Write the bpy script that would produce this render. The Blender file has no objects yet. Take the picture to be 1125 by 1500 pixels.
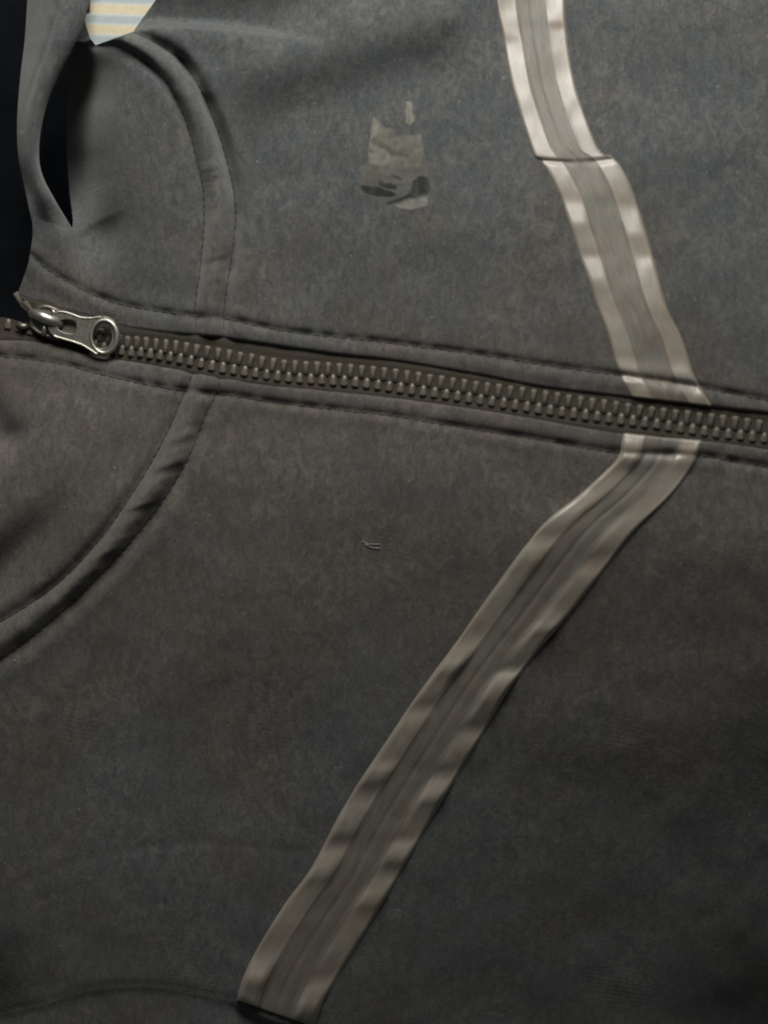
import bpy, bmesh, math, random
import numpy as np
from mathutils import Vector, Matrix

# ---------------------------------------------------------------- units
S = 1.6e-4            # metres per traced unit (about 6 units to a millimetre)
D = 2812.0            # camera height above the cloth, in the same units
CX, CY = 562.5, 750.0
scene = bpy.context.scene
COL = scene.collection

# ---------------------------------------------------------------- camera
cam_d = bpy.data.cameras.new('camera')
cam = bpy.data.objects.new('camera', cam_d); COL.objects.link(cam)
cam.location = (0, 0, D * S)
cam.rotation_euler = (0, 0, 0)
cam_d.sensor_fit = 'VERTICAL'
cam_d.sensor_width = 18; cam_d.sensor_height = 24
cam_d.angle = 2 * math.atan(750 / D)
cam_d.clip_start = 0.01; cam_d.clip_end = 20
cam_d.dof.use_dof = True
cam_d.dof.focus_distance = D * S * 1.036
cam_d.dof.aperture_fstop = 4.5
scene.camera = cam

# ---------------------------------------------------------------- light
w = bpy.data.worlds.new('World'); scene.world = w; w.use_nodes = True
bgn = w.node_tree.nodes['Background']
bgn.inputs[0].default_value = (0.93, 1.0, 0.98, 1); bgn.inputs[1].default_value = 0.05

def area(name, loc, target, size, size_y, power, col):
    l = bpy.data.lights.new(name, 'AREA'); l.shape = 'RECTANGLE'
    l.size = size; l.size_y = size_y; l.energy = power; l.color = col
    o = bpy.data.objects.new(name, l); COL.objects.link(o); o.location = loc
    d = Vector(target) - Vector(loc)
    o.rotation_euler = d.to_track_quat('-Z', 'Y').to_euler()
    return o
area('window_lamp', (-0.01, 0.335, 0.235), (0.0, 0.06, 0), 0.22, 0.17, 2.48, (1.0, 0.982, 0.935))

scene.view_settings.view_transform = 'Standard'
scene.view_settings.look = 'None'
scene.view_settings.exposure = 0
scene.view_settings.gamma = 1
try:
    scene.cycles.filter_width = 2.0
except Exception:
    pass

# ---------------------------------------------------------------- helpers: maths
def spl(pts, step=8.0):
    P = np.array(pts, float)
    P = np.vstack([2 * P[0] - P[1], P, 2 * P[-1] - P[-2]])
    out = []
    for i in range(1, len(P) - 2):
        p0, p1, p2, p3 = P[i - 1], P[i], P[i + 1], P[i + 2]
        n = max(2, int(np.hypot(*(p2 - p1)[:2]) / step))
        for k in range(n):
            t = k / n
            out.append(0.5 * ((2 * p1) + (-p0 + p2) * t + (2 * p0 - 5 * p1 + 4 * p2 - p3) * t * t + (-p0 + 3 * p1 - 3 * p2 + p3) * t ** 3))
    out.append(P[-2])
    return np.array(out)

def resample(c, n):
    c = np.asarray(c, float)
    L = np.concatenate([[0], np.cumsum(np.hypot(*np.diff(c[:, :2], axis=0).T))])
    t = np.linspace(0, L[-1], n)
    return np.stack([np.interp(t, L, c[:, k]) for k in range(c.shape[1])], 1)

def near(X, Y, c, pad=90.0):
    """distance, side, arc length and closest point on a polyline (only within pad)"""
    c = np.asarray(c, float)
    shp = X.shape; x = X.ravel(); y = Y.ravel()
    d = np.full(x.size, 1e4); side = np.zeros(x.size); tt = np.zeros(x.size)
    qx = x.copy(); qy = y.copy()
    m = (x > c[:, 0].min() - pad) & (x < c[:, 0].max() + pad) & (y > c[:, 1].min() - pad) & (y < c[:, 1].max() + pad)
    idx = np.nonzero(m)[0]
    if idx.size:
        xs, ys = x[idx], y[idx]
        bd = np.full(idx.size, 1e4); bs = np.zeros(idx.size); bt = np.zeros(idx.size)
        bx = xs.copy(); by = ys.copy(); L = 0.0
        for i in range(len(c) - 1):
            ax, ay = c[i, :2]; dx, dy = c[i + 1, 0] - ax, c[i + 1, 1] - ay
            l2 = dx * dx + dy * dy
            if l2 < 1e-9: continue
            u = np.clip(((xs - ax) * dx + (ys - ay) * dy) / l2, 0, 1)
            px, py = ax + u * dx, ay + u * dy
            dd = np.hypot(xs - px, ys - py)
            k = dd < bd
            bd[k] = dd[k]; bs[k] = np.sign((dx * (ys - ay) - dy * (xs - ax)))[k]
            bt[k] = (L + u * math.sqrt(l2))[k]; bx[k] = px[k]; by[k] = py[k]
            L += math.sqrt(l2)
        d[idx] = bd; side[idx] = bs; tt[idx] = bt; qx[idx] = bx; qy[idx] = by
    return d.reshape(shp), side.reshape(shp), tt.reshape(shp), qx.reshape(shp), qy.reshape(shp)

_lat = {}
def vn(x, y, sc, seed=0):
    """smooth value noise in -1..1"""
    if seed not in _lat:
        _lat[seed] = np.random.RandomState(seed + 11).uniform(-1, 1, (256, 256))
    G = _lat[seed]
    sx, sy = (sc if isinstance(sc, tuple) else (sc, sc))
    u = x / sx + 71.3; v = y / sy + 37.7
    i = np.floor(u).astype(int); j = np.floor(v).astype(int)
    f = u - i; g = v - j
    f = f * f * f * (f * (f * 6 - 15) + 10); g = g * g * g * (g * (g * 6 - 15) + 10)
    a = G[i % 256, j % 256]; b = G[(i + 1) % 256, j % 256]; c = G[i % 256, (j + 1) % 256]; d = G[(i + 1) % 256, (j + 1) % 256]
    return (a * (1 - f) + b * f) * (1 - g) + (c * (1 - f) + d * f) * g

def inside(x, y, poly):
    r = np.zeros(x.shape, bool); n = len(poly)
    for i in range(n):
        x1, y1 = poly[i]; x2, y2 = poly[(i + 1) % n]
        if y1 == y2: continue
        c = ((y1 > y) != (y2 > y)) & (x < (x2 - x1) * (y - y1) / (y2 - y1) + x1)
        r ^= c
    return r

def sstep(a, b, x):
    t = np.clip((x - a) / (b - a), 0, 1); return t * t * (3 - 2 * t)

# ---------------------------------------------------------------- traced lines of the garment
ZT = spl([(20, 434), (60, 446), (95, 456), (130, 465), (165, 477), (230, 487), (320, 495), (420, 510), (500, 521), (580, 530), (700, 550), (800, 569), (920, 583), (1040, 597), (1125, 606), (1340, 630)])
ZB = spl([(-220, 500), (-60, 499), (0, 499), (36, 499), (89, 507), (142, 522), (213, 533), (310, 550), (400, 563), (500, 574), (620, 588), (760, 608), (850, 624), (950, 637), (1060, 647), (1125, 656), (1340, 684)])
ST = spl([(46, 374), (72, 396), (110, 418), (160, 440), (215, 453), (290, 464), (330, 467), (420, 485), (560, 501), (700, 519), (800, 535), (905, 549), (1020, 566), (1125, 586), (1340, 618)])
SB = spl([(-220, 510), (-60, 516), (0, 522), (80, 531), (150, 549), (230, 566), (306, 577), (345, 580), (420, 592), (560, 607), (640, 620), (780, 642), (900, 662), (1020, 667), (1125, 684), (1340, 712)])
SA = spl([(140, 66), (165, 64), (190, 76), (218, 96), (243, 122), (262, 155), (278, 195), (289, 240), (298, 285), (298, 340), (292, 400), (286, 450), (289, 491)])
SB2 = spl([(196, 46), (230, 64), (262, 86), (286, 117), (305, 155), (322, 200), (336, 250), (345, 300), (342, 360), (333, 420), (328, 460), (328, 494.5)])
LA = spl([(283, 546), (268, 580), (244, 635), (205, 705), (150, 785), (90, 850), (30, 893), (-30, 925), (-220, 1010)])
LB = spl([(323, 554), (318, 575), (301, 610), (278, 668), (232, 745), (170, 820), (100, 890), (40, 940), (0, 968), (-80, 1020), (-220, 1100)])
HEM = spl([(-220, 1540), (-60, 1500), (60, 1471), (120, 1452), (180, 1444), (240, 1445), (300, 1456), (347, 1468), (395, 1492), (455, 1508), (540, 1540), (700, 1640), (820, 1760)])
FOLD = spl([(190, 47), (230, 41), (280, 42), (340, 46), (400, 55), (450, 62), (500, 72)])
TUCK = spl([(40, 1290), (120, 1262), (200, 1243), (290, 1235), (380, 1242), (450, 1248)])
RIML = spl([(40, -220), (44, -60), (40, 0), (36, 60), (29, 120), (25, 180), (27, 230), (37, 280), (47, 325), (50, 352), (52, 376)])
RIMR = spl([(150, -220), (140, -60), (131, 0), (120, 40), (103, 78), (84, 115), (68, 155), (58, 205), (60, 250), (80, 292), (100, 325), (118, 356)])
RIMS = spl([(100, -220), (94, -60), (87, 0), (73, 55), (54, 105), (39, 150), (31, 190)])

def ridge(X, Y, a, b, wid, amp, p=2.0):
    d, s, t, qx, qy = near(X, Y, np.array([a, b], float), pad=wid * 4)
    return amp * np.exp(-(d / wid) ** p)

def H(X, Y, low=False):
    X = np.asarray(X, float); Y = np.asarray(Y, float)
    z = np.zeros(X.shape)
    # the cloth rolls away toward the bottom and the bottom corners
    z -= (0.09 + 0.22 * sstep(300, 950, X)) * 80 * np.log1p(np.exp(np.clip((Y - 800 - 0.08 * (X - 500)) / 80.0, -30, 30)))
    z -= 0.05 * 60 * np.log1p(np.exp(np.clip((Y - 640) / 60.0, -30, 30)))
    z -= 0.16 * 90 * np.log1p(np.exp(np.clip((X - 980 + (1500 - Y) * 0.55) / 90.0, -30, 30))) * sstep(1000, 1450, Y)
    z -= 48 * np.exp(-(((X - 1130) / 140) ** 2 + ((Y - 1530) / 90) ** 2))
    z -= 40 * np.exp(-(((X + 15) / 60) ** 2 + ((Y - 1490) / 80) ** 2))
    # broad soft folds
    z += ridge(X, Y, (380, 95), (640, 20), 46, 16)
    z += ridge(X, Y, (640, 20), (760, -120), 55, 12)
    z -= ridge(X, Y, (430, 165), (640, 110), 42, 8)
    z -= ridge(X, Y, (850, 110), (1160, 165), 60, 5)
    z += ridge(X, Y, (940, 240), (1180, 150), 50, 7)
    z += ridge(X, Y, (760, 780), (1180, 830), 70, 6)
    z -= 7 * np.exp(-(((X - 480) / 260) ** 2 + ((Y - 600) / 90) ** 2))
    d, s, t, _, _ = near(X, Y, np.array([(-90, 930), (-20, 850), (50, 785), (110, 725), (180, 660)], float), 150)
    z -= 24 * np.exp(-(d / 30) ** 2) * (1 - 0.85 * sstep(110, 330, t))
    z -= ridge(X, Y, (-40, 580), (6, 640), 28, 30)
    z -= ridge(X, Y, (40, 700), (20, 640), 20, 4)
    z -= ridge(X, Y, (112, 280), (136, 350), 34, 10)
    z -= ridge(X, Y, (150, 330), (120, 300), 34, 6)
    z -= ridge(X, Y, (160, 370), (150, 345), 24, 5)
    z += vn(X, Y, 210, 1) * 7 + vn(X, Y, 95, 2) * 2.6 + vn(X, Y, 42, 3) * 1.1 + vn(X, Y, (17, 26), 4) * 0.42
    # cavity behind the folded collar edge
    cav = spl([(112, -40), (108, 40), (94, 110), (84, 170), (84, 230), (98, 285), (122, 335)])
    d, s, t, _, _y = near(X, Y, cav, 150)
    z -= 240 * (0.25 + 0.75 * sstep(50, 150, Y)) * np.exp(-(d / 50) ** 2) * (1 - 0.85 * sstep(270, 400, t)) * (1 - sstep(235, 295, Y) * sstep(0, 36, _ - X))
    z -= (0.17 * 50 * np.log1p(np.exp(np.clip((Y - 60) / 50.0, -30, 30))) - 0.17 * 50 * np.log1p(np.exp(np.clip((Y - 440) / 50.0, -30, 30)))) * (1 - sstep(140, 330, X)) * (1 - sstep(430, 760, Y))
    z += (0.16 * Y - 0.16 * 60 * np.log1p(np.exp(np.clip((Y - 330) / 60.0, -30, 30)))) * sstep(500, 820, X)
    if low: return z
    # zip facings: row of stitches, slight pillow between stitches and zip
    for c, sd in ((ST, 1), (SB, -1)):
        d, s, t, _, _ = near(X, Y, c, 60)
        nz = vn(t, t * 0, 16, 9)
        z -= (3.6 + 2.4 * nz) * np.exp(-(d / 5.6) ** 2)
        z += 2.4 * np.exp(-((d - 15) / 10) ** 2) * (s * sd > 0)
        z += 1.0 * np.exp(-((d - 13) / 10) ** 2) * (s * sd <= 0)
        z += vn(t, s * 40, (13, 30), 10) * 0.8 * np.exp(-((d - 12) / 12) ** 2)
    # neck seams
    dz = np.minimum(near(X, Y, ZT, 60)[0], near(X, Y, ZB, 60)[0])
    calm = 0.2 + 0.8 * sstep(6, 40, dz)
    for c, dep, wd in ((SA, 8, 7), (SB2, 19.0, 10), (LA, 6.5, 9), (LB, 7.5, 14)):
        d, s, t, _, _ = near(X, Y, c, 90)
        prof = 1 + 0.45 * vn(t, t * 0, 34, 12)
        z -= dep * calm * prof * np.exp(-(d / wd) ** 2)
        z += 2.5 * np.exp(-((d - 20) / 14) ** 2)
        z += vn(t, d * 0 + s * 50, (15, 30), 13) * 0.7 * np.exp(-(d / 24) ** 2)
    d, s, t, _, _ = near(X, Y, HEM, 150)
    z -= 2.2 * np.exp(-(d / 8) ** 2) + (5 + 12 * sstep(325, 380, X)) * (s > 0) * (1 - np.exp(-(d / 8) ** 2)) * np.exp(-(d / 48) ** 2)
    d, s, t, _, _ = near(X, Y, TUCK, 60)
    z -= 1.0 * np.exp(-(d / 8) ** 2)
    # fold of the shoulder: cloth above the line lies lower
    d, s, t, _, _ = near(X, Y, FOLD, 400)
    fade = 1 - sstep(150, 300, t)
    up = (s < 0)
    z -= np.where(up, 52 * fade * (1 - np.exp(-(d / 7.0) ** 2)) * np.exp(-(d / 85) ** 2), 0)
    z += np.where(~up, 5 * fade * np.exp(-((d - 12) / 16) ** 2), 0)
    return z

def W(X, Y, Z):
    """traced position and height -> metres; the traced point is followed down its line of sight to its own height"""
    k = 1 - Z / D
    return np.stack([(X - CX) * k * S, (CY - Y) * k * S, Z * S], -1)

# ---------------------------------------------------------------- helpers: objects
def link(name, mesh, mat, parent=None, smooth=True):
    mesh.name = name
    o = bpy.data.objects.new(name, mesh); COL.objects.link(o)
    if mat: mesh.materials.append(mat)
    if smooth: mesh.polygons.foreach_set('use_smooth', [True] * len(mesh.polygons))
    if parent: o.parent = parent
    mesh.update()
    return o

def mesh_from(V, F):
    me = bpy.data.meshes.new('m')
    V = np.asarray(V, np.float32); F = np.asarray(F, np.int32)
    me.vertices.add(len(V)); me.vertices.foreach_set('co', V.ravel())
    n, k = F.shape
    me.loops.add(n * k); me.loops.foreach_set('vertex_index', F.ravel())
    me.polygons.add(n); me.polygons.foreach_set('loop_start', np.arange(0, n * k, k, dtype=np.int32))
    me.validate(); me.update()
    return me

def sheet(name, poly, mat, parent, step=2.5, off=0.0, roll=0.0, rollw=5.0, zf=None, edges=()):
    """cloth panel: a fine grid cut to the outline, with its edge rolled under"""
    poly = np.asarray(poly, float)[:, :2]
    x0, y0 = poly.min(0) - step; x1, y1 = poly.max(0) + step
    gx = np.arange(x0, x1 + step, step); gy = np.arange(y0, y1 + step, step)
    X, Y = np.meshgrid(gx, gy)
    ins = inside(X, Y, poly)
    closed = np.vstack([poly, poly[:1]])
    c = ins[:-1, :-1] | ins[1:, :-1] | ins[:-1, 1:] | ins[1:, 1:]
    used = np.zeros(ins.shape, bool)
    used[:-1, :-1] |= c; used[1:, :-1] |= c; used[:-1, 1:] |= c; used[1:, 1:] |= c
    out = used & ~ins
    if roll is not None:
        _, _, _, qx2, qy2 = near(X[out], Y[out], closed, 1e5)
        X[out] = qx2; Y[out] = qy2
    idx = -np.ones(ins.shape, int); idx[used] = np.arange(used.sum())
    xs, ys = X[used], Y[used]
    z = (H(xs, ys) if zf is None else zf(xs, ys)) + off
    if roll:
        dd = np.full(xs.shape, 1e3)
        for e in edges: dd = np.minimum(dd, near(xs, ys, e, 30)[0])
        z = z - roll * np.clip(1 - dd / rollw, 0, 1) ** 2
    V = W(xs, ys, z)
    jj, ii = np.nonzero(c)
    F = np.stack([idx[jj, ii], idx[jj + 1, ii], idx[jj + 1, ii + 1], idx[jj, ii + 1]], 1)
    return link(name, mesh_from(V, F), mat, parent)

def strip(name, L, R, nu, nv, zf, mat, parent, u0=0.0, u1=1.0):
    """band between two edge lines; zf(X, Y, U, T) gives the height"""
    A = resample(L, nv); B = resample(R, nv)
    U = np.linspace(u0, u1, nu)[None, :]
    X = A[:, :1] * (1 - U) + B[:, :1] * U; Y = A[:, 1:2] * (1 - U) + B[:, 1:2] * U
    T = np.linspace(0, 1, nv)[:, None] + 0 * X
    Z = zf(X, Y, U + 0 * X, T)
    V = W(X, Y, Z).reshape(-1, 3)
    a = (np.arange(nv - 1)[:, None] * nu + np.arange(nu - 1)[None, :]).ravel()
    F = np.stack([a, a + nu, a + nu + 1, a + 1], 1)
    return link(name, mesh_from(V, F), mat, parent)

def tube(bm, pts, r, n=6, cap=True):
    """round thread or wire through points given in metres"""
    pts = [Vector(p) for p in pts]; rings = []
    for i, p in enumerate(pts):
        a = pts[max(i - 1, 0)]; b = pts[min(i + 1, len(pts) - 1)]
        t = (b - a).normalized()
        u = t.cross(Vector((0, 0, 1)))
        if u.length < 1e-6: u = Vector((1, 0, 0))
        u.normalize(); v = u.cross(t)
        rr = r(i / (len(pts) - 1)) if callable(r) else r
        rings.append([bm.verts.new(p + (u * math.cos(2 * math.pi * k / n) + v * math.sin(2 * math.pi * k / n)) * rr) for k in range(n)])
    for a, b in zip(rings, rings[1:]):
        for k in range(n):
            bm.faces.new((a[k], a[(k + 1) % n], b[(k + 1) % n], b[k]))
    if cap:
        bm.faces.new(rings[0][::-1]); bm.faces.new(rings[-1])

def bm_obj(name, bm, mat, parent, smooth=True):
    bmesh.ops.recalc_face_normals(bm, faces=bm.faces[:])
    me = bpy.data.meshes.new(name); bm.to_mesh(me); bm.free()
    return link(name, me, mat, parent, smooth)

# ---------------------------------------------------------------- materials
def new_mat(name):
    m = bpy.data.materials.new(name); m.use_nodes = True
    return m, m.node_tree, m.node_tree.nodes, m.node_tree.links, m.node_tree.nodes['Principled BSDF']

def noise(nt, vec, sx, sy, detail=3, rough=0.55, rot=0.0, dist=0.0):
    mp = nt.nodes.new('ShaderNodeMapping'); mp.inputs['Scale'].default_value = (1 / (sx * S), 1 / (sy * S), 1 / (sx * S))
    mp.inputs['Rotation'].default_value = (0, 0, rot)
    n = nt.nodes.new('ShaderNodeTexNoise'); n.inputs['Scale'].default_value = 1.0
    n.inputs['Detail'].default_value = detail; n.inputs['Roughness'].default_value = rough
    n.inputs['Distortion'].default_value = dist
    nt.links.new(vec, mp.inputs['Vector']); nt.links.new(mp.outputs[0], n.inputs['Vector'])
    return n.outputs['Fac']

def ramp(nt, fac, stops):
    r = nt.nodes.new('ShaderNodeValToRGB')
    while len(r.color_ramp.elements) < len(stops): r.color_ramp.elements.new(0.5)
    for e, (p, c) in zip(r.color_ramp.elements, stops):
        e.position = p; e.color = (c[0], c[1], c[2], 1)
    nt.links.new(fac, r.inputs[0]); return r.outputs[0]

def mix(nt, a, b, f, mode='MIX'):
    m = nt.nodes.new('ShaderNodeMix'); m.data_type = 'RGBA'; m.blend_type = mode
    for k, v in ((0, f), (6, a), (7, b)):
        if hasattr(v, 'links'): nt.links.new(v, m.inputs[k])
        elif k == 0: m.inputs[0].default_value = v
        else: m.inputs[k].default_value = (*v, 1)
    return m.outputs[2]

def fabric(name, cool=(0.0455, 0.0505, 0.052), warm=(0.053, 0.0468, 0.041), k=1.0):
    m, nt, N, Lk, P = new_mat(name)
    vec = N.new('ShaderNodeTexCoord').outputs['Object']
    blot = noise(nt, vec, 190, 150, 3, 0.6)
    sep = N.new('ShaderNodeSeparateXYZ'); Lk.new(vec, sep.inputs[0])
    mr = N.new('ShaderNodeMapRange'); mr.inputs['From Min'].default_value = (750 - 230) * S; mr.inputs['From Max'].default_value = (750 - 620) * S
    mr.inputs['To Min'].default_value = -0.16; mr.inputs['To Max'].default_value = 0.20
    Lk.new(sep.outputs['Y'], mr.inputs['Value'])
    mr2 = N.new('ShaderNodeMapRange'); mr2.inputs['From Min'].default_value = (750 - 900) * S; mr2.inputs['From Max'].default_value = (750 - 1200) * S
    mr2.inputs['To Min'].default_value = 0.0; mr2.inputs['To Max'].default_value = -0.28
    Lk.new(sep.outputs['Y'], mr2.inputs['Value'])
    s1 = N.new('ShaderNodeMath'); s1.operation = 'ADD'; Lk.new(blot, s1.inputs[0]); Lk.new(mr.outputs[0], s1.inputs[1])
    s2 = N.new('ShaderNodeMath'); s2.operation = 'ADD'; Lk.new(s1.outputs[0], s2.inputs[0]); Lk.new(mr2.outputs[0], s2.inputs[1])
    col = mix(nt, tuple(c * k for c in cool), tuple(c * k for c in warm), ramp(nt, s2.outputs[0], [(0.34, (0, 0, 0)), (0.68, (1, 1, 1))]))
    tint = noise(nt, vec, 24, 34, 4, 0.7)
    col = mix(nt, col, ramp(nt, tint, [(0.3, (0.91, 0.95, 0.97)), (0.5, (1, 1, 1)), (0.72, (1.08, 1.01, 0.96))]), 0.8, 'MULTIPLY')
    streak = noise(nt, vec, 9, 22, 4, 0.68, 0.03, 0.8)
    col = mix(nt, col, ramp(nt, streak, [(0.30, (0.74, 0.75, 0.75)), (0.5, (1, 1, 1)), (0.72, (1.42, 1.38, 1.33))]), 1.0, 'MULTIPLY')
    fine = noise(nt, vec, 2.6, 3.8, 2, 0.6)
    col = mix(nt, col, ramp(nt, fine, [(0.25, (0.68, 0.68, 0.68)), (0.75, (1.36, 1.36, 1.36))]), 0.9, 'MULTIPLY')
    # worn dusty patches and tiny pale fibres
    dust = noise(nt, vec, 19, 26, 5, 0.78, 0.2, 1.2)
    dmask = noise(nt, vec, 150, 120, 2, 0.5)
    dd = mix(nt, ramp(nt, dust, [(0.46, (0, 0, 0)), (0.68, (1, 1, 1))]), ramp(nt, dmask, [(0.40, (0.35, 0.35, 0.35)), (0.60, (1, 1, 1))]), 1.0, 'MULTIPLY')
    col = mix(nt, col, (0.118, 0.108, 0.094), mix(nt, dd, (0.62, 0.62, 0.62), 1.0, 'MULTIPLY'))
    fleck = noise(nt, vec, 4.5, 7, 1, 0.5)
    col = mix(nt, col, (0.22, 0.20, 0.18), ramp(nt, fleck, [(0.74, (0, 0, 0)), (0.84, (0.7, 0.7, 0.7))]))
    nt.links.new(col, P.inputs['Base Color'])
    P.inputs['Roughness'].default_value = 0.92
    P.inputs['Specular IOR Level'].default_value = 0.15
    P.inputs['Sheen Weight'].default_value = 0.25; P.inputs['Sheen Roughness'].default_value = 0.6
    P.inputs['Sheen Tint'].default_value = (0.7, 0.7, 0.68, 1)
    # knit courses: fine slanting lines, strongest where the cloth is stretched
    mp = N.new('ShaderNodeMapping'); mp.inputs['Rotation'].default_value = (0, 0, math.radians(102))
    mp.inputs['Scale'].default_value = (1 / S, 1 / S, 1 / S)
    wv = N.new('ShaderNodeTexWave'); wv.inputs['Scale'].default_value = 0.045; wv.inputs['Distortion'].default_value = 1.2
    wv.inputs['Detail'].default_value = 1; wv.inputs['Detail Scale'].default_value = 0.4
    Lk.new(vec, mp.inputs['Vector']); Lk.new(mp.outputs[0], wv.inputs['Vector'])
    msk = ramp(nt, noise(nt, vec, 160, 130, 1, 0.5), [(0.58, (0, 0, 0)), (0.72, (1, 1, 1))])
    knit = N.new('ShaderNodeMath'); knit.operation = 'MULTIPLY'; Lk.new(wv.outputs['Fac'], knit.inputs[0]); Lk.new(msk, knit.inputs[1])
    b0 = N.new('ShaderNodeBump'); b0.inputs['Strength'].default_value = 0.22; b0.inputs['Distance'].default_value = 0.5 * S
    Lk.new(knit.outputs[0], b0.inputs['Height'])
    b1 = N.new('ShaderNodeBump'); b1.inputs['Strength'].default_value = 0.6; b1.inputs['Distance'].default_value = 1.3 * S
    Lk.new(noise(nt, vec, 6, 10, 4, 0.65), b1.inputs['Height']); Lk.new(b0.outputs[0], b1.inputs['Normal'])
    Lk.new(b1.outputs[0], P.inputs['Normal'])
    return m

M = {}
M['fabric'] = fabric('washed_charcoal_jersey')
M['facing'] = fabric('charcoal_facing', (0.053, 0.056, 0.056), (0.062, 0.056, 0.049))

def satin(name, base, rough, streaky=0.3, spec=0.5, aniso=0.0, across=(3, 60)):
    m, nt, N, Lk, P = new_mat(name)
    vec = N.new('ShaderNodeTexCoord').outputs['UV']
    mp = N.new('ShaderNodeMapping'); mp.inputs['Scale'].default_value = (26, 5, 1); Lk.new(vec, mp.inputs['Vector'])
    n = N.new('ShaderNodeTexNoise'); n.inputs['Scale'].default_value = 1; n.inputs['Detail'].default_value = 4
    Lk.new(mp.outputs[0], n.inputs['Vector'])
    c = ramp(nt, n.outputs['Fac'], [(0.3, tuple(x * (1 - streaky) for x in base)), (0.7, tuple(x * (1 + streaky) for x in base))])
    obj = N.new('ShaderNodeTexCoord').outputs['Object']
    c = mix(nt, c, ramp(nt, noise(nt, obj, 30, 34, 3, 0.6), [(0.3, (1.10, 0.95, 0.88)), (0.65, (0.94, 1.0, 1.0))]), 0.7, 'MULTIPLY')
    Lk.new(c, P.inputs['Base Color'])
    P.inputs['Roughness'].default_value = rough; P.inputs['Specular IOR Level'].default_value = spec
    P.inputs['Sheen Weight'].default_value = 0.1
    b = N.new('ShaderNodeBump'); b.inputs['Strength'].default_value = 0.25; b.inputs['Distance'].default_value = 0.8 * S
    Lk.new(n.outputs['Fac'], b.inputs['Height']); Lk.new(b.outputs[0], P.inputs['Normal'])
    return m
M['satin'] = satin('taupe_satin', (0.182, 0.161, 0.131), 0.47, 0.10, 0.9)
M['rib'] = satin('matte_ribbon_centre', (0.116, 0.107, 0.090), 0.55, 0.14, 0.4)

def plain(name, col, rough=0.6, metal=0.0, spec=0.5, var=0.25, sc=6):
    m, nt, N, Lk, P = new_mat(name)
    vec = N.new('ShaderNodeTexCoord').outputs['Object']
    c = ramp(nt, noise(nt, vec, sc, sc, 3, 0.6), [(0.25, tuple(x * (1 - var) for x in col)), (0.75, tuple(x * (1 + var) for x in col))])
    Lk.new(c, P.inputs['Base Color'])
    P.inputs['Roughness'].default_value = rough; P.inputs['Metallic'].default_value = metal
    P.inputs['Specular IOR Level'].default_value = spec
    b = N.new('ShaderNodeBump'); b.inputs['Strength'].default_value = 0.3; b.inputs['Distance'].default_value = 0.5 * S
    Lk.new(noise(nt, vec, 3, 3, 2, 0.6), b.inputs['Height']); Lk.new(b.outputs[0], P.inputs['Normal'])
    return m
M['tape'] = plain('zip_tape_weave', (0.037, 0.032, 0.024), 0.85, 0, 0.2, 0.3, 3)
M['thread'] = plain('dark_thread', (0.040, 0.037, 0.034), 0.8, 0, 0.2, 0.3, 5)
M['seam_thread'] = plain('charcoal_thread', (0.043, 0.041, 0.038), 0.85, 0, 0.15, 0.3, 5)
M['tooth'] = plain('aged_zip_teeth', (0.085, 0.076, 0.058), 0.55, 0.2, 0.5, 0.4, 4)
M['metal'] = plain('worn_nickel', (0.36, 0.345, 0.30), 0.38, 0.9, 0.5, 0.2, 7)
M['metal_dark'] = plain('darkened_nickel', (0.16, 0.152, 0.130), 0.46, 0.85, 0.5, 0.3, 7)
M['neck_shade'] = plain('neck_shade_black', (0.0035, 0.0045, 0.0060), 0.95, 0, 0.05, 0.3, 30)  # shade of the neck opening put into the colour as near-black
M['lint'] = plain('pale_lint', (0.27, 0.26, 0.24), 0.9, 0, 0.1, 0.2, 6)

# ---------------------------------------------------------------- the sheet the jacket lies on
def sheet_mat():
    m, nt, N, Lk, P = new_mat('striped_cotton')
    tc = N.new('ShaderNodeTexCoord').outputs['Object']
    mp = N.new('ShaderNodeMapping'); mp.inputs['Rotation'].default_value = (0, 0, math.radians(2)); mp.inputs['Scale'].default_value = (1 / S,) * 3
    Lk.new(tc, mp.inputs['Vector'])
    sp = N.new('ShaderNodeSeparateXYZ'); Lk.new(mp.outputs[0], sp.inputs[0])
    md = N.new('ShaderNodeMath'); md.operation = 'MODULO'; md.inputs[1].default_value = 34.0
    ad = N.new('ShaderNodeMath'); ad.operation = 'ADD'; ad.inputs[1].default_value = 2900 + SHOFF
    Lk.new(sp.outputs['Y'], ad.inputs[0]); Lk.new(ad.outputs[0], md.inputs[0])
    dv = N.new('ShaderNodeMath'); dv.operation = 'DIVIDE'; dv.inputs[1].default_value = 34.0; Lk.new(md.outputs[0], dv.inputs[0])
    wht = (0.43, 0.45, 0.43); yel = (0.47, 0.41, 0.28); blu = (0.29, 0.33, 0.34)
    c = ramp(nt, dv.outputs[0], [(0.0, wht), (0.06, yel), (0.42, yel), (0.50, wht), (0.58, blu), (0.90, blu), (0.96, wht)])
    c = mix(nt, c, ramp(nt, noise(nt, tc, 4, 9, 3, 0.6), [(0.3, (0.9, 0.9, 0.9)), (0.7, (1.08, 1.08, 1.08))]), 1.0, 'MULTIPLY')
    Lk.new(c, P.inputs['Base Color']); P.inputs['Roughness'].default_value = 0.9
    b = N.new('ShaderNodeBump'); b.inputs['Strength'].default_value = 0.4; b.inputs['Distance'].default_value = S
    Lk.new(noise(nt, tc, 5, 5, 3, 0.6), b.inputs['Height']); Lk.new(b.outputs[0], P.inputs['Normal'])
    return m
SHOFF = 1.2
X, Y = np.meshgrid(np.arange(-420, 1561, 15), np.arange(-420, 1921, 15))
f_ = np.maximum(sstep(280, 480, X), sstep(560, 760, Y))
Z = -350 * (1 - f_) + (H(X, Y, True) - 45) * f_ + vn(X, Y, 160, 30) * 6

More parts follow.
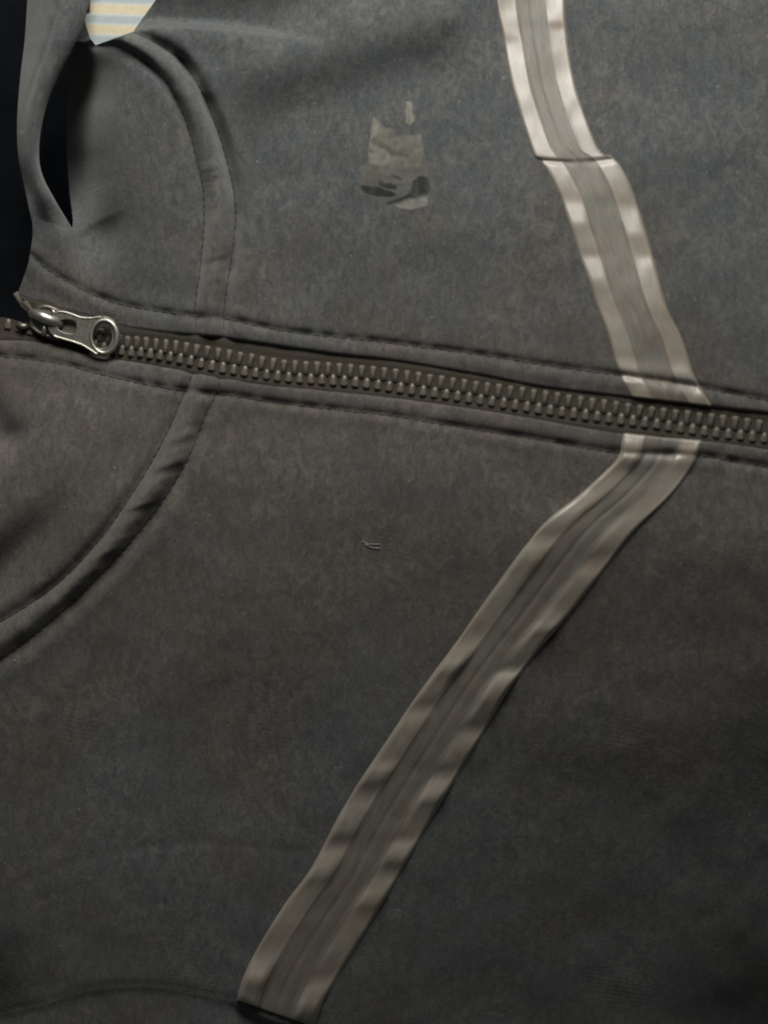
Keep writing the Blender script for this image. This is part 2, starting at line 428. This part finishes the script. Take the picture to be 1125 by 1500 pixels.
V = np.stack([(X - CX) * S, (CY - Y) * S, Z * S], -1)
n, k = X.shape
a = (np.arange(n - 1)[:, None] * k + np.arange(k - 1)[None, :]).ravel()
bed = link('bedsheet', mesh_from(V.reshape(-1, 3), np.stack([a, a + k, a + k + 1, a + 1], 1)), sheet_mat())
bed['kind'] = 'structure'

# ---------------------------------------------------------------- the jacket
jacket = bpy.data.objects.new('jacket', None); COL.objects.link(jacket)
jacket.location = (0, 0, 0)
jacket['label'] = 'washed charcoal zip jacket with taupe satin ribbons, lying open at the collar'
jacket['category'] = 'jacket'

# ends of curves used for outlines
def cut(c, x0=None, x1=None):
    m = np.ones(len(c), bool)
    if x0 is not None: m &= c[:, 0] >= x0
    if x1 is not None: m &= c[:, 0] <= x1
    return c[m]

up_front = np.vstack([SB2, cut(ZT, 330), [(1340, -220)], [(345, -220)], [(228, 0)], [(198, 42)]])
sheet('front_panel', up_front, M['fabric'], jacket, roll=5, edges=(ZT,))
lo_front = np.vstack([cut(ZB, 324), [(1340, 1760)], [(-220, 1760)], LB[::-1]])
sheet('front_panel', lo_front, M['fabric'], jacket, roll=5, edges=(ZB,))
up_collar = np.vstack([SA, cut(ZT, None, 287)[::-1], [(26, 430)], [(42, 385)], [(48, 345)], [(47, 296)], [(72, 292)], [(92, 318)], spl([(105, 338), (107, 322), (103, 290), (99, 240), (97, 185), (98, 130), (105, 85), (113, 50)]), [(124, 30)], [(132, 56)]])
sheet('collar_panel', up_collar, M['fabric'], jacket, roll=5, edges=(ZT,))
lo_collar = np.vstack([cut(ZB, None, 283), LA])
sheet('collar_panel', lo_collar, M['fabric'], jacket, roll=5, edges=(ZB,))

def band_z(bulge, pk, seed):
    def f(X, Y, U, T):
        p = 4 * U * (1 - U)
        de = np.minimum(near(X, Y, ZT, 60)[0], near(X, Y, ZB, 60)[0])
        b = bulge * (0.15 + 0.85 * sstep(10, 70, de))
        z = H(X, Y) + b * np.sqrt(np.clip(p, 0, 1)) - b * 0.35 - 5 * np.clip(1 - de / 5, 0, 1) ** 2
        w_ = sstep(pk[0], pk[0] + 60, Y) * (1 - sstep(pk[1] - 60, pk[1], Y))
        z += p * vn(Y + 0.25 * X, X * 0, 12, seed) * 3.6 * w_
        z += p * vn(Y, X, 26, seed + 1) * 1.0
        return z
    return f
strip('neck_band', SA, SB2, 22, 240, band_z(12, (200, 430), 40), M['facing'], jacket)
strip('neck_band', LA, LB, 26, 300, band_z(8, (600, 900), 44), M['facing'], jacket)

# folded upper edge of the collar, a thick roll standing over the cavity
def rim_z(X, Y, U, T):
    p = np.sqrt(np.clip(4 * U * (1 - U), 0, 1))
    base = 6 - 10 * sstep(330, 430, Y)
    d, s, t, _, _ = near(X, Y, RIMS, 60)
    return base + 34 * p * (1 - 0.8 * sstep(290, 400, Y)) - 34 * (1 - 0.8 * sstep(290, 400, Y)) - 5 * np.exp(-(d / 4) ** 2) - 0.5 * np.minimum(d, 30) * (s > 0) * (1 - sstep(150, 195, Y)) + vn(X, Y, 40, 50) * 1.5 + 10 - 80 * (1 - U) ** 3 * (1 - sstep(250, 340, Y)) + HB(X, Y, U)
def HB(X, Y, U):
    return 0
def rim2(X, Y, U, T):
    a = rim_z(X, Y, U, T); f = sstep(270, 335, Y - 12 * U)
    a = a - 0.17 * np.clip(Y - 60, 0, 380) * 0.8
    return a * (1 - f) + (H(X, Y) - 4.0) * f
strip('collar_edge', RIML, RIMR, 40, 260, rim2, M['fabric'], jacket)

# inside of the neck, under the collar: near-black sheet standing in for deep shade
neck_poly = np.array([(-220, -220), (140, -220), (134, -60), (126, 10), (118, 50), (118, 100), (118, 200), (130, 300), (190, 400), (260, 500), (200, 520), (60, 520), (-220, 520)], float)
sheet('neck_shade_sheet', neck_poly, M['neck_shade'], jacket, step=8, roll=None, zf=lambda x, y: -310 + vn(x, y, 60, 52) * 6)

# ---------------------------------------------------------------- stitching
def stitches(name, c, gap=13.0, ln=11.5, r=1.5, lift=-0.2, x0=-1e9, x1=1e9):
    bm = bmesh.new()
    c = np.asarray(c); L = np.concatenate([[0], np.cumsum(np.hypot(*np.diff(c, axis=0).T))])
    rnd = random.Random(hash(name) % 7 + len(c))
    t = 3.0
    while t < L[-1] - ln:
        tt = np.linspace(t, t + ln, 4)
        xs = np.interp(tt, L, c[:, 0]); ys = np.interp(tt, L, c[:, 1]) + rnd.uniform(-0.5, 0.5)
        if x0 < xs[0] < x1:
            z = H(xs, ys) + np.array([-1.4, lift, lift, -1.4])
            tube(bm, W(xs, ys, z), r * S, 5)
        t += gap * rnd.uniform(0.9, 1.1)
    o = bm_obj(name, bm, M['thread'] if name == 'topstitching' else M['seam_thread'], jacket)
    o['kind'] = 'stuff'
    return o
stitches('topstitching', ST); stitches('topstitching', SB)
stitches('seam_stitching', SA[6:], 12, 10.5, 1.2); stitches('seam_stitching', SB2[6:], 12, 10.5, 1.2)
stitches('seam_stitching', LA[:60], 12, 10.5, 1.2); stitches('seam_stitching', LB[:70], 12, 10.5, 1.2)

# ---------------------------------------------------------------- satin ribbons
def bright(tab, Y):
    a = np.array(tab, float); return np.interp(Y, a[:, 0], a[:, 1])

def ribbon(Lc, Rc, tl, tr, y0, y1, nv, extra, amp):
    """tl / tr: how far each satin edge leans toward the window along its length (puckers)"""
    yy = np.linspace(y0, y1, 900)
    def relief(tab):
        s = bright(tab, yy)
        ker = np.hanning(13); ker /= ker.sum(); s = np.convolve(np.pad(s, 6, 'edge'), ker, 'valid')
        h = np.cumsum(s - s.mean()) * (yy[1] - yy[0])
        k2 = np.hanning(141); k2 /= k2.sum()
        h = h - np.convolve(np.pad(h, 70, 'edge'), k2, 'valid')
        lo = np.array([h[max(0, i - 50):i + 51].min() for i in range(len(h))])
        k3 = np.hanning(91); k3 /= k3.sum()
        return np.maximum(h - np.convolve(np.pad(lo, 45, 'edge'), k3, 'valid'), 0)
    hl, hr = relief(tl), relief(tr)
    def zf(X, Y, U, T):
        z = H(X, Y) + 2.3 + 0.9 * np.exp(-((U - 0.965) / 0.016) ** 2)
        wl = 1 - sstep(0.20, 0.34, U); wr = sstep(0.66, 0.80, U); wc = 1 - wl - wr
        a = np.interp(Y, yy, hl); b = np.interp(Y, yy, hr)
        z += amp * (wl * a + wr * b + wc * 0.5 * (a + b) * 0.12) * (0.35 + 0.65 * sstep(0, 0.07, U) * (1 - sstep(0.93, 1.0, U)))
        z += 0.5 * np.exp(-((U - 0.27) / 0.03) ** 2) + 0.5 * np.exp(-((U - 0.73) / 0.03) ** 2)
        z -= 1.0 * np.exp(-((U - 0.5) / 0.03) ** 2) * wc
        z -= 2.6 * np.clip(1 - U / 0.03, 0, 1) ** 2 + 2.6 * np.clip(1 - (1 - U) / 0.03, 0, 1) ** 2
        z += vn(X, Y, 30, 61) * 0.5
        return extra(X, Y, U, z)
    root = bpy.data.objects.new('satin_ribbon', None); COL.objects.link(root); root.parent = jacket
    def uv(o, nu, nv_, u0, u1):
        me = o.data; lay = me.uv_layers.new(name='UVMap')
        vi = np.zeros(len(me.loops), np.int32); me.loops.foreach_get('vertex_index', vi)
        u = (vi % nu) / (nu - 1) * (u1 - u0) + u0; v = (vi // nu) / (nv_ - 1) * (y1 - y0) / 110.0
        lay.data.foreach_set('uv', np.stack([u, v], 1).ravel().astype(np.float32))
    for nm, a, b, nu, mt in (('edge_band', 0.0, 0.27, 16, 'satin'), ('centre_strip', 0.27, 0.73, 26, 'rib'), ('edge_band', 0.73, 1.0, 16, 'satin')):
        o = strip(nm, Lc, Rc, nu, nv, zf, M[mt], root, a, b); uv(o, nu, nv, a, b)
    return zf

UL = spl([(720, -220), (722, -100), (728, 0), (738, 57), (751, 128), (770, 189), (784, 229), (796, 241), (821, 287), (836, 335), (853, 385), (870, 436), (890, 488), (907, 545), (924, 580)], 5)
UR = spl([(824, -220), (824, -100), (827, 0), (831, 57), (840, 113), (852, 155), (877, 219), (898, 230), (919, 261), (942, 325), (959, 385), (977, 450), (999, 496), (1017, 550), (1042, 594)], 5)
tl = [(-220, .1), (-60, .3), (0, .5), (20, .8), (48, .5), (57, .05), (68, .5), (90, .9), (135, .8), (160, 0), (290, -.1), (302, .9), (322, .9), (332, -.3), (370, -.3), (380, .9), (405, .9), (425, -.25), (520, -.05), (540, .7), (556, .6), (562, -.5), (570, .8), (600, .8)]
tr = [(-220, .1), (-60, .3), (0, .9), (28, .8), (37, -.3), (46, .8), (120, .9), (150, 0), (295, -.1), (312, .8), (338, .8), (348, -.2), (370, -.2), (382, .85), (435, .8), (462, -.2), (515, 0), (540, .7), (560, .6), (568, -.5), (578, .8), (600, .9)]
def ex_up(X, Y, U, z):
    # the crease where the ribbon is folded over itself
    ln = 231 + 5 * np.sin(U * 3) - 3 * U
    z = z + 1.6 * (1 - sstep(ln - 3.5, ln + 3.5, Y)) * sstep(ln - 60, ln, Y)
    z = z - 2.6 * np.exp(-((Y - ln - 4) / 4.0) ** 2) * (1 - 0.9 * np.exp(-((U - 0.5) / 0.2) ** 2))
    d, s, t, _, _ = near(X, Y, ZT, 60)
    z = z - 6 * np.clip(1 - d / 5.0, 0, 1) ** 2
    return z
ribbon(UL, UR, tl, tr, -220, 600, 620, ex_up, 0.26)

LL = spl([(914, 632), (911, 645), (906, 669), (884, 693), (845, 728), (804, 760), (769, 800), (720, 867), (667, 942), (627, 996), (602, 1031), (567, 1084), (522, 1151), (495, 1197), (456, 1271), (420, 1320), (382, 1380), (358, 1427), (346, 1464)], 5)
LR = spl([(1029, 643), (1026, 655), (1019, 676), (1002, 702), (978, 731), (929, 779), (884, 836), (840, 893), (787, 956), (747, 1009), (713, 1066), (682, 1116), (651, 1169), (611, 1236), (576, 1298), (536, 1364), (500, 1422), (474, 1467), (460, 1504)], 5)
bl = [(630, .3), (645, .7), (660, .9), (670, -.1), (780, -.15), (800, .65), (850, .5), (880, .2), (925, .3), (950, .8), (970, .7), (990, -.4), (1030, -.6), (1050, .2), (1110, .3), (1125, .8), (1150, -.1), (1180, .75), (1215, .8), (1228, .3), (1250, .85), (1270, .7), (1290, -.2), (1340, -.1), (1380, .25), (1410, .8), (1428, .7), (1445, -.3), (1480, -.5)]
br = [(630, .3), (645, .2), (657, .8), (668, -.1), (810, -.05), (840, .8), (915, .7), (930, -.15), (975, -.1), (988, .9), (1000, .6), (1030, -.3), (1060, -.6), (1080, .2), (1125, .1), (1145, .9), (1162, .8), (1178, -.15), (1222, -.05), (1238, .8), (1252, .7), (1268, .1), (1290, .8), (1308, .7), (1330, -.15), (1425, -.05), (1445, .75), (1468, .7), (1490, -.4), (1510, -.5)]
def ex_lo(X, Y, U, z):
    d, s, t, _, _ = near(X, Y, ZB, 60)
    z = z - 6 * np.clip(1 - d / 5.0, 0, 1) ** 2
    d, s, t, _, _ = near(X, Y, HEM, 60)
    z = z - 3 * np.clip(1 - d / 12.0, 0, 1) ** 2
    return z
ribbon(LL, LR, bl, br, 630, 1505, 760, ex_lo, 0.8)

# ---------------------------------------------------------------- zip
UT = spl([(10, 431), (26, 437), (41, 448), (62, 462), (95, 474), (140, 488), (180, 500), (204, 502), (254, 508), (286, 513), (333, 521), (413, 536), (490, 541), (567, 548), (667, 563), (764, 577), (844, 589), (893, 596), (950, 604), (1041, 615), (1113, 624), (1340, 652)], 4)
LT = spl([(-220, 478), (-60, 478), (-8, 474), (12, 475), (28, 480), (45, 485), (75, 488), (110, 497), (150, 508), (184, 514), (215, 517), (273, 527), (322, 538), (416, 552), (470, 556), (523, 560), (622, 573), (689, 583), (787, 598), (868, 609), (955, 620), (1044, 633), (1118, 641), (1340, 669)], 4)
def tape_z(X, Y, U, T):
    return H(X, Y) * 0 + TAPE(X, Y)
def TAPE(X, Y):
    X = np.asarray(X, float)
    yc = 0.5 * (np.interp(X, ZT[:, 0], ZT[:, 1]) + np.interp(X, ZB[:, 0], ZB[:, 1]))
    return -2.6 + H(np.maximum(X, 150.0), np.where(X < 150, 500.0, yc), True)
def mid_curve(a, off):
    b = a.copy(); b[:, 1] += off; return b
ut_out = mid_curve(ZT, -8); lt_out = mid_curve(ZB, 8)
ut_in = UT.copy(); ut_in[:, 1] += 9
lt_in = LT.copy(); lt_in[:, 1] -= 9
def ylook(c, x): return np.interp(x, c[:, 0], c[:, 1])
xs_u = np.linspace(30, 1338, 400); xs_l = np.linspace(-218, 1338, 460)
tapeU = strip('zipper_tape', np.stack([xs_u, ylook(ut_out, xs_u)], 1), np.stack([xs_u, ylook(ut_in, xs_u)], 1), 12, 600,
              lambda X, Y, U, T: TAPE(X, Y) + 1.5 * np.exp(-((U - 0.35) / 0.08) ** 2), M['tape'], jacket)
tapeL = strip('zipper_tape', np.stack([xs_l, ylook(lt_in, xs_l)], 1), np.stack([xs_l, ylook(lt_out, xs_l)], 1), 12, 700,
              lambda X, Y, U, T: TAPE(X, Y) + 1.5 * np.exp(-((U - 0.7) / 0.08) ** 2) - 1.0, M['tape'], jacket)

def tooth_mesh(ln, wd, ht, inward):
    """one moulded tooth: a footed block whose head narrows toward the middle of the zip"""
    n = 8; rings = []
    def ring(sc, z, shift=0.0):
        r = []
        for k in range(n):
            a = 2 * math.pi * (k + 0.5) / n
            x = math.copysign(abs(math.cos(a)) ** 0.5, math.cos(a)) * wd / 2 * 0.97
            y = math.copysign(abs(math.sin(a)) ** 0.5, math.sin(a)) * ln / 2
            taper = 1 - 0.52 * max(0.0, -y * inward / (ln / 2))
            r.append((x * sc * taper * S, (y * sc + shift) * S, z * S))
        return r
    rings = [ring(1.0, -2), ring(1.0, ht * 0.45), ring(0.62, ht * 0.92, 1.2 * inward)]
    V = [p for r in rings for p in r] + [(0, 0.8 * inward * S, ht * S)]
    F = []
    me = bpy.data.meshes.new('tooth')
    for i in range(2):
        for k in range(n):
            F.append((i * n + k, i * n + (k + 1) % n, (i + 1) * n + (k + 1) % n, (i + 1) * n + k))
    for k in range(n): F.append((2 * n + k, 2 * n + (k + 1) % n, 3 * n))
    me.from_pydata(V, [], F)
    me.polygons.foreach_set('use_smooth', [False] * len(F)); me.materials.append(M['tooth']); me.update()
    return me
TU = tooth_mesh(19.5, 10.4, 3.8, 1); TL = tooth_mesh(16.5, 11.4, 3.8, -1)
rnd = random.Random(5)
def pitch(x): return float(np.interp(x, [170, 240, 300, 900, 1340], [13.4, 14.6, 15.9, 17.4, 17.8]))
def put_tooth(me, x, y, parent, ang, tilt=0.0, z=None):
    o = bpy.data.objects.new('tooth', me); COL.objects.link(o); o.parent = parent
    zz = TAPE(x, y) if z is None else z
    o.location = W(np.array(float(x)), np.array(float(y)), np.array(float(zz)))
    o.rotation_euler = (rnd.uniform(-.05, .05), tilt + rnd.uniform(-.06, .06), ang + rnd.uniform(-.05, .05))
    o.scale = (rnd.uniform(.94, 1.05), rnd.uniform(.94, 1.05), rnd.uniform(.94, 1.08))
def row(me, c, parent, x, x1, dy=0):
    while x < x1:
        y = ylook(c, x); sl = (ylook(c, x + 15) - ylook(c, x - 15)) / 30
        tl_ = 0.42 * (1 - sstep(185, 262, np.array(float(x))))
        put_tooth(me, x, y + dy, parent, -math.atan(sl) , float(tl_))
        x += pitch(x)
row(TU, UT, tapeU, 133, 1300); row(TL, LT, tapeL, 139, 1300)
for x, y, a in ((27, 437, 0.5), (41, 448, 0.6)): put_tooth(TU, x, y, tapeU, a, 0.0, float(TAPE(np.array([110.0]), np.array([485.0]))[0]) - 2)
for x, y, a in ((-22, 475, 0), (-5, 474, 0), (12, 475, -0.1), (28, 479, -.2), (45, 484, -.2)): put_tooth(TL, x, y, tapeL, a, 0.0, float(TAPE(np.array([110.0]), np.array([485.0]))[0]) - 1)

# ---------------------------------------------------------------- slider and pull
def curve_mesh(loops, depth, bev, res=2):
    cu = bpy.data.curves.new('c', 'CURVE'); cu.dimensions = '2D'; cu.fill_mode = 'BOTH'
    cu.extrude = depth * S; cu.bevel_depth = bev * S; cu.bevel_resolution = res
    for lp in loops:
        sp = cu.splines.new('POLY'); sp.points.add(len(lp) - 1); sp.use_cyclic_u = True
        for p, q in zip(sp.points, lp): p.co = (q[0] * S, q[1] * S, 0, 1)
    o = bpy.data.objects.new('c', cu); COL.objects.link(o)
    dg = bpy.context.evaluated_depsgraph_get(); dg.update()
    me = bpy.data.meshes.new_from_object(o.evaluated_get(dg))
    bpy.data.objects.remove(o); bpy.data.curves.remove(cu)
    return me
def px(pts, c): return [(x - c[0], c[1] - y) for x, y in pts]
def closed(pts, step=3):
    P = list(pts); q = spl([P[-1]] + P + [P[0], P[1]], step); 
    # keep only one lap
    i0 = int(np.argmin(np.hypot(*(q - np.array(P[0])).T)))
    i1 = len(q) - 1 - int(np.argmin(np.hypot(*(q[::-1] - np.array(P[0])).T)))
    return [tuple(p) for p in q[i0:i1]] if i1 > i0 + 4 else [tuple(p) for p in q]
def ell(cx, cy, rx, ry, n=40, rot=0):
    return [(cx + rx * math.cos(t) * math.cos(rot) - ry * math.sin(t) * math.sin(rot), cy + rx * math.cos(t) * math.sin(rot) + ry * math.sin(t) * math.cos(rot)) for t in [2 * math.pi * i / n for i in range(n)]]

C0 = (110, 482)
Z0 = float(TAPE(np.array([110.0]), np.array([485.0]))[0]) + 2.6
def place(me, name, mat, parent, c, z, rot=(0, 0, 0)):
    o = link(name, me, mat, parent)
    o.location = W(np.array(float(c[0])), np.array(float(c[1])), np.array(float(z))); o.rotation_euler = rot
    return o
body = [(46, 462), (56, 452), (74, 451), (92, 458), (108, 467), (120, 476), (124, 486), (116, 497), (100, 500), (84, 494), (66, 490), (50, 484), (44, 474)]
slider = place(curve_mesh([px(closed(body), C0)], 3.0, 1.5), 'zipper_slider', M['metal_dark'], jacket, C0, Z0 + 2.5)
# side lips of the slider body
def wire(name, pts, r, mat, parent, n=8):
    bm = bmesh.new(); P = np.array(pts, float); P = spl(P, 3); P[:, 2] += Z0
    tube(bm, W(P[:, 0], P[:, 1], P[:, 2]), (lambda t: r * S) if not callable(r) else (lambda t: r(t) * S), n)
    o = bm_obj(name, bm, mat, None)
    o.parent = parent; o.matrix_parent_inverse = Matrix.Translation(-Vector(parent.location))
    return o
# bridge: broad shiny arch over the middle of the slider
wire('bridge', [(46, 458, 6), (52, 460, 13), (62, 464, 18), (74, 469, 17), (84, 473, 12), (89, 476, 6)], lambda t: 8.6 - 2.0 * abs(2 * t - 1) ** 2, M['metal'], slider, 12)
wire('slider_lip', [(52, 452, 4), (66, 449, 7), (80, 453, 7), (92, 460, 4)], 3.0, M['metal_dark'], slider)
wire('slider_lip', [(44, 476, 3), (56, 486, 6), (70, 492, 6), (88, 498, 3)], 3.0, M['metal_dark'], slider)
wire('post', [(65.5, 476, 12), (64.8, 482, 14), (64.5, 490, 11)], 4.0, M['metal'], slider, 10)
wire('stop', [(76, 455, 8), (79, 457, 11), (80, 461, 8)], 3.0, M['metal'], slider)
wire('end_lug', [(27, 476, -2), (33, 478, 4), (40, 478, -1)], 5.0, M['metal_dark'], slider)

# pull tab: waisted plate with an oblong slot and a round hole
outer = [(72, 470), (78, 460), (90, 456.5), (104, 460), (118, 465), (134, 466), (145, 464.5), (156, 464.5), (166, 469), (173, 479), (175, 492), (172, 506), (165, 516), (154, 521), (143, 519), (132, 512), (120, 505), (106, 500), (92, 496), (78, 491), (71, 482)]
hole = ell(151, 493, 15.0, 19.5, 40, 0.12)
slot = [(88, 469), (100, 467), (111, 470), (113, 478), (110, 489), (98, 489), (86, 484), (83, 476)]
tab = place(curve_mesh([px(closed(outer), C0), px(hole, C0)[::-1], px(closed(slot), C0)[::-1]], 1.4, 0.9), 'pull_tab', M['metal_dark'], slider, (110, 482), 0)
tab.location = W(np.array(110.), np.array(482.), np.array(Z0 + 15.)) - np.array(slider.location)
def zt_(x): return 16.5 + 0.0 * x
rim_o = closed(outer)
wire('pull_rim', [(x, y, 17) for x, y in sorted([q for q in rim_o if 76 < q[0] < 150 and q[1] < 470])], 1.7, M['metal'], slider)
wire('pull_rim', [(x, y, 17) for x, y in sorted([q for q in rim_o if 76 < q[0] < 146 and q[1] > 489])], 1.7, M['metal'], slider)
bm = bmesh.new()
ring = []
for i in range(49):
    t = 2 * math.pi * i / 48
    ring.append((152.5 + 19 * math.cos(t), 493 + 24 * math.sin(t), 17.0 + Z0))
ring = np.array(ring)
P = W(ring[:, 0], ring[:, 1], ring[:, 2])
tube(bm, P, lambda t: (3.1 + 1.6 * max(0, math.cos(2 * math.pi * t))) * S, 10, cap=False)
o = bm_obj('pull_ring', bm, M['metal'], None); o.parent = slider; o.matrix_parent_inverse = Matrix.Translation(-Vector(slider.location))

# ---------------------------------------------------------------- worn chest print
def print_part():
    st = 1.0
    X, Y = np.meshgrid(np.arange(522, 642, st), np.arange(118, 312, st))
    cov = np.zeros(X.shape); C = np.zeros(X.shape + (3,))
    fab = np.array((0.058, 0.057, 0.053)); C[:] = fab
    def put(poly, col, soft=1.5, amt=1.0, rough=1.2):
        nonlocal cov, C
        P = np.array(poly, float)
        P = np.vstack([P, P[:1]])
        xx = X + vn(X, Y, 7, 81) * rough; yy = Y + vn(X, Y, 7, 82) * rough
        ins = inside(xx, yy, P); d = near(xx, yy, P, 400)[0]
        sd = np.where(ins, d, -d); a = sstep(-soft, soft, sd) * amt
        C = C * (1 - a[..., None]) + np.array(col) * a[..., None]; cov = np.maximum(cov, a)
    g = (0.098, 0.092, 0.072); lt = (0.140, 0.134, 0.112); dk = (0.006, 0.006, 0.004); md = (0.060, 0.056, 0.042)
    put([(538, 240), (617, 240), (630, 254), (628, 264), (600, 268), (560, 266), (531, 270), (529, 256)], (0.066, 0.060, 0.047), 6, 0.75)
    put([(547, 172), (556, 178), (558, 184), (574, 190), (582, 202), (591, 198), (617, 198), (620, 217), (617, 243), (590, 248), (558, 243), (540, 238), (539, 221), (543, 200)], g, 2.5, 0.9)
    put([(547, 172), (555, 177), (556, 190), (551, 198), (544, 203), (543, 198)], lt, 1.6, 0.95)
    put([(541, 209), (556, 212), (572, 224), (572, 238), (558, 242), (541, 237), (539, 224)], lt, 2.5, 0.75)
    put([(595, 199), (616, 198), (616, 206), (588, 210)], lt, 2.5, 0.55)
    put([(596, 221), (619, 216), (619, 224), (600, 228)], lt, 2.5, 0.55)
    put([(544, 202), (556, 206), (576, 220), (598, 226), (596, 231), (574, 228), (556, 216), (543, 209)], md, 1.6, 0.9)
    put([(538, 217), (549, 221), (548, 225), (538, 223)], md, 1.5, 0.8)
    put([(595, 149), (604, 149), (604, 164), (607, 178), (602, 183), (595, 180)], lt, 1.4, 1.0)
    put([(597, 132), (601, 132), (601, 146), (597, 146)], g, 1.5, 0.5)
    put([(527, 272), (531, 270), (558, 274), (579, 282), (576, 287), (554, 287), (533, 281)], dk, 1.4, 1.0)
    put([(554, 265), (568, 267), (583, 272), (581, 276), (566, 275), (555, 272)], dk, 1.4, 0.95)
    put([(573, 255), (590, 261), (588, 264), (576, 261)], dk, 1.4, 0.85)
    put([(605, 264), (612, 259), (622, 258), (628, 262), (631, 275), (626, 284), (597, 290), (568, 299), (566, 296), (589, 289), (601, 280), (604, 271)], dk, 1.4, 1.0)
    put([(578, 300), (600, 294), (626, 289), (626, 302), (604, 308), (586, 306)], lt, 2.2, 0.8)
    wear = np.clip(0.95 + 0.25 * vn(X, Y, (9, 16), 85) + 0.15 * vn(X, Y, 4, 86) - 0.008 * np.clip(X - 575, 0, 60) * (Y > 185) * (Y < 250), 0, 1)[..., None]
    wear = wear * (0.86 + 0.14 * (C.mean(-1, keepdims=True) < 0.04))
    C = fab * (1 - wear) + C * wear
    a = vn(X, Y, (5, 9), 83) * 0.12 + 1; C = C * a[..., None]
    keep = cov > 0.04
    Z = H(X, Y) + 0.25 + 0.5 * cov + vn(X + Y * 0.5, Y, (22, 9), 84) * 0.5 * cov
    V = W(X, Y, Z); h, w_ = X.shape
    c = keep[:-1, :-1] & keep[1:, :-1] & keep[:-1, 1:] & keep[1:, 1:]
    used = np.zeros(keep.shape, bool)
    for a_, b_ in ((0, 0), (1, 0), (0, 1), (1, 1)): used[a_:h - 1 + a_, b_:w_ - 1 + b_] |= c
    idx = -np.ones(keep.shape, int); idx[used] = np.arange(used.sum())
    jj, ii = np.nonzero(c)
    F = np.stack([idx[jj, ii], idx[jj + 1, ii], idx[jj + 1, ii + 1], idx[jj, ii + 1]], 1)
    me = mesh_from(V[used], F)
    at = me.color_attributes.new('print', 'FLOAT_COLOR', 'POINT')
    at.data.foreach_set('color', np.concatenate([C[used], np.ones((used.sum(), 1))], 1).astype(np.float32).ravel())
    m, nt, N, Lk, P = new_mat('worn_print')
    ca = N.new('ShaderNodeAttribute'); ca.attribute_name = 'print'
    vec = N.new('ShaderNodeTexCoord').outputs['Object']
    col = mix(nt, ca.outputs['Color'], ramp(nt, noise(nt, vec, 7, 12, 3, 0.6), [(0.3, (0.8, 0.8, 0.8)), (0.7, (1.2, 1.2, 1.2))]), 0.8, 'MULTIPLY')
    Lk.new(col, P.inputs['Base Color']); P.inputs['Roughness'].default_value = 0.75
    P.inputs['Specular IOR Level'].default_value = 0.12
    P.inputs['Sheen Weight'].default_value = 0.25; P.inputs['Sheen Roughness'].default_value = 0.6
    o = link('chest_print', me, m, jacket); o['label'] = 'small worn grey and black print on the chest'
print_part()

# ---------------------------------------------------------------- lint
def lint(pts_list, r, label, base):
    bm = bmesh.new()
    o_ = Vector(W(np.array(float(base[0])), np.array(float(base[1])), H(np.array([float(base[0])]), np.array([float(base[1])]))[0]))
    for pts in pts_list:
        P = spl(np.array(pts, float), 2)
        z = H(P[:, 0], P[:, 1]) + 1.0
        tube(bm, [Vector(p) - o_ for p in W(P[:, 0], P[:, 1], z)], r * S, 5)
    o = bm_obj('lint_thread', bm, M['lint'], None); o.location = o_
    o['label'] = label; o['category'] = 'lint'
    return o
lint([[(530, 792), (540, 797), (556, 797)], [(534, 797), (545, 802), (557, 803)]], 0.65, 'short pale lint threads lying below the zip in the middle of the jacket', (545, 798))
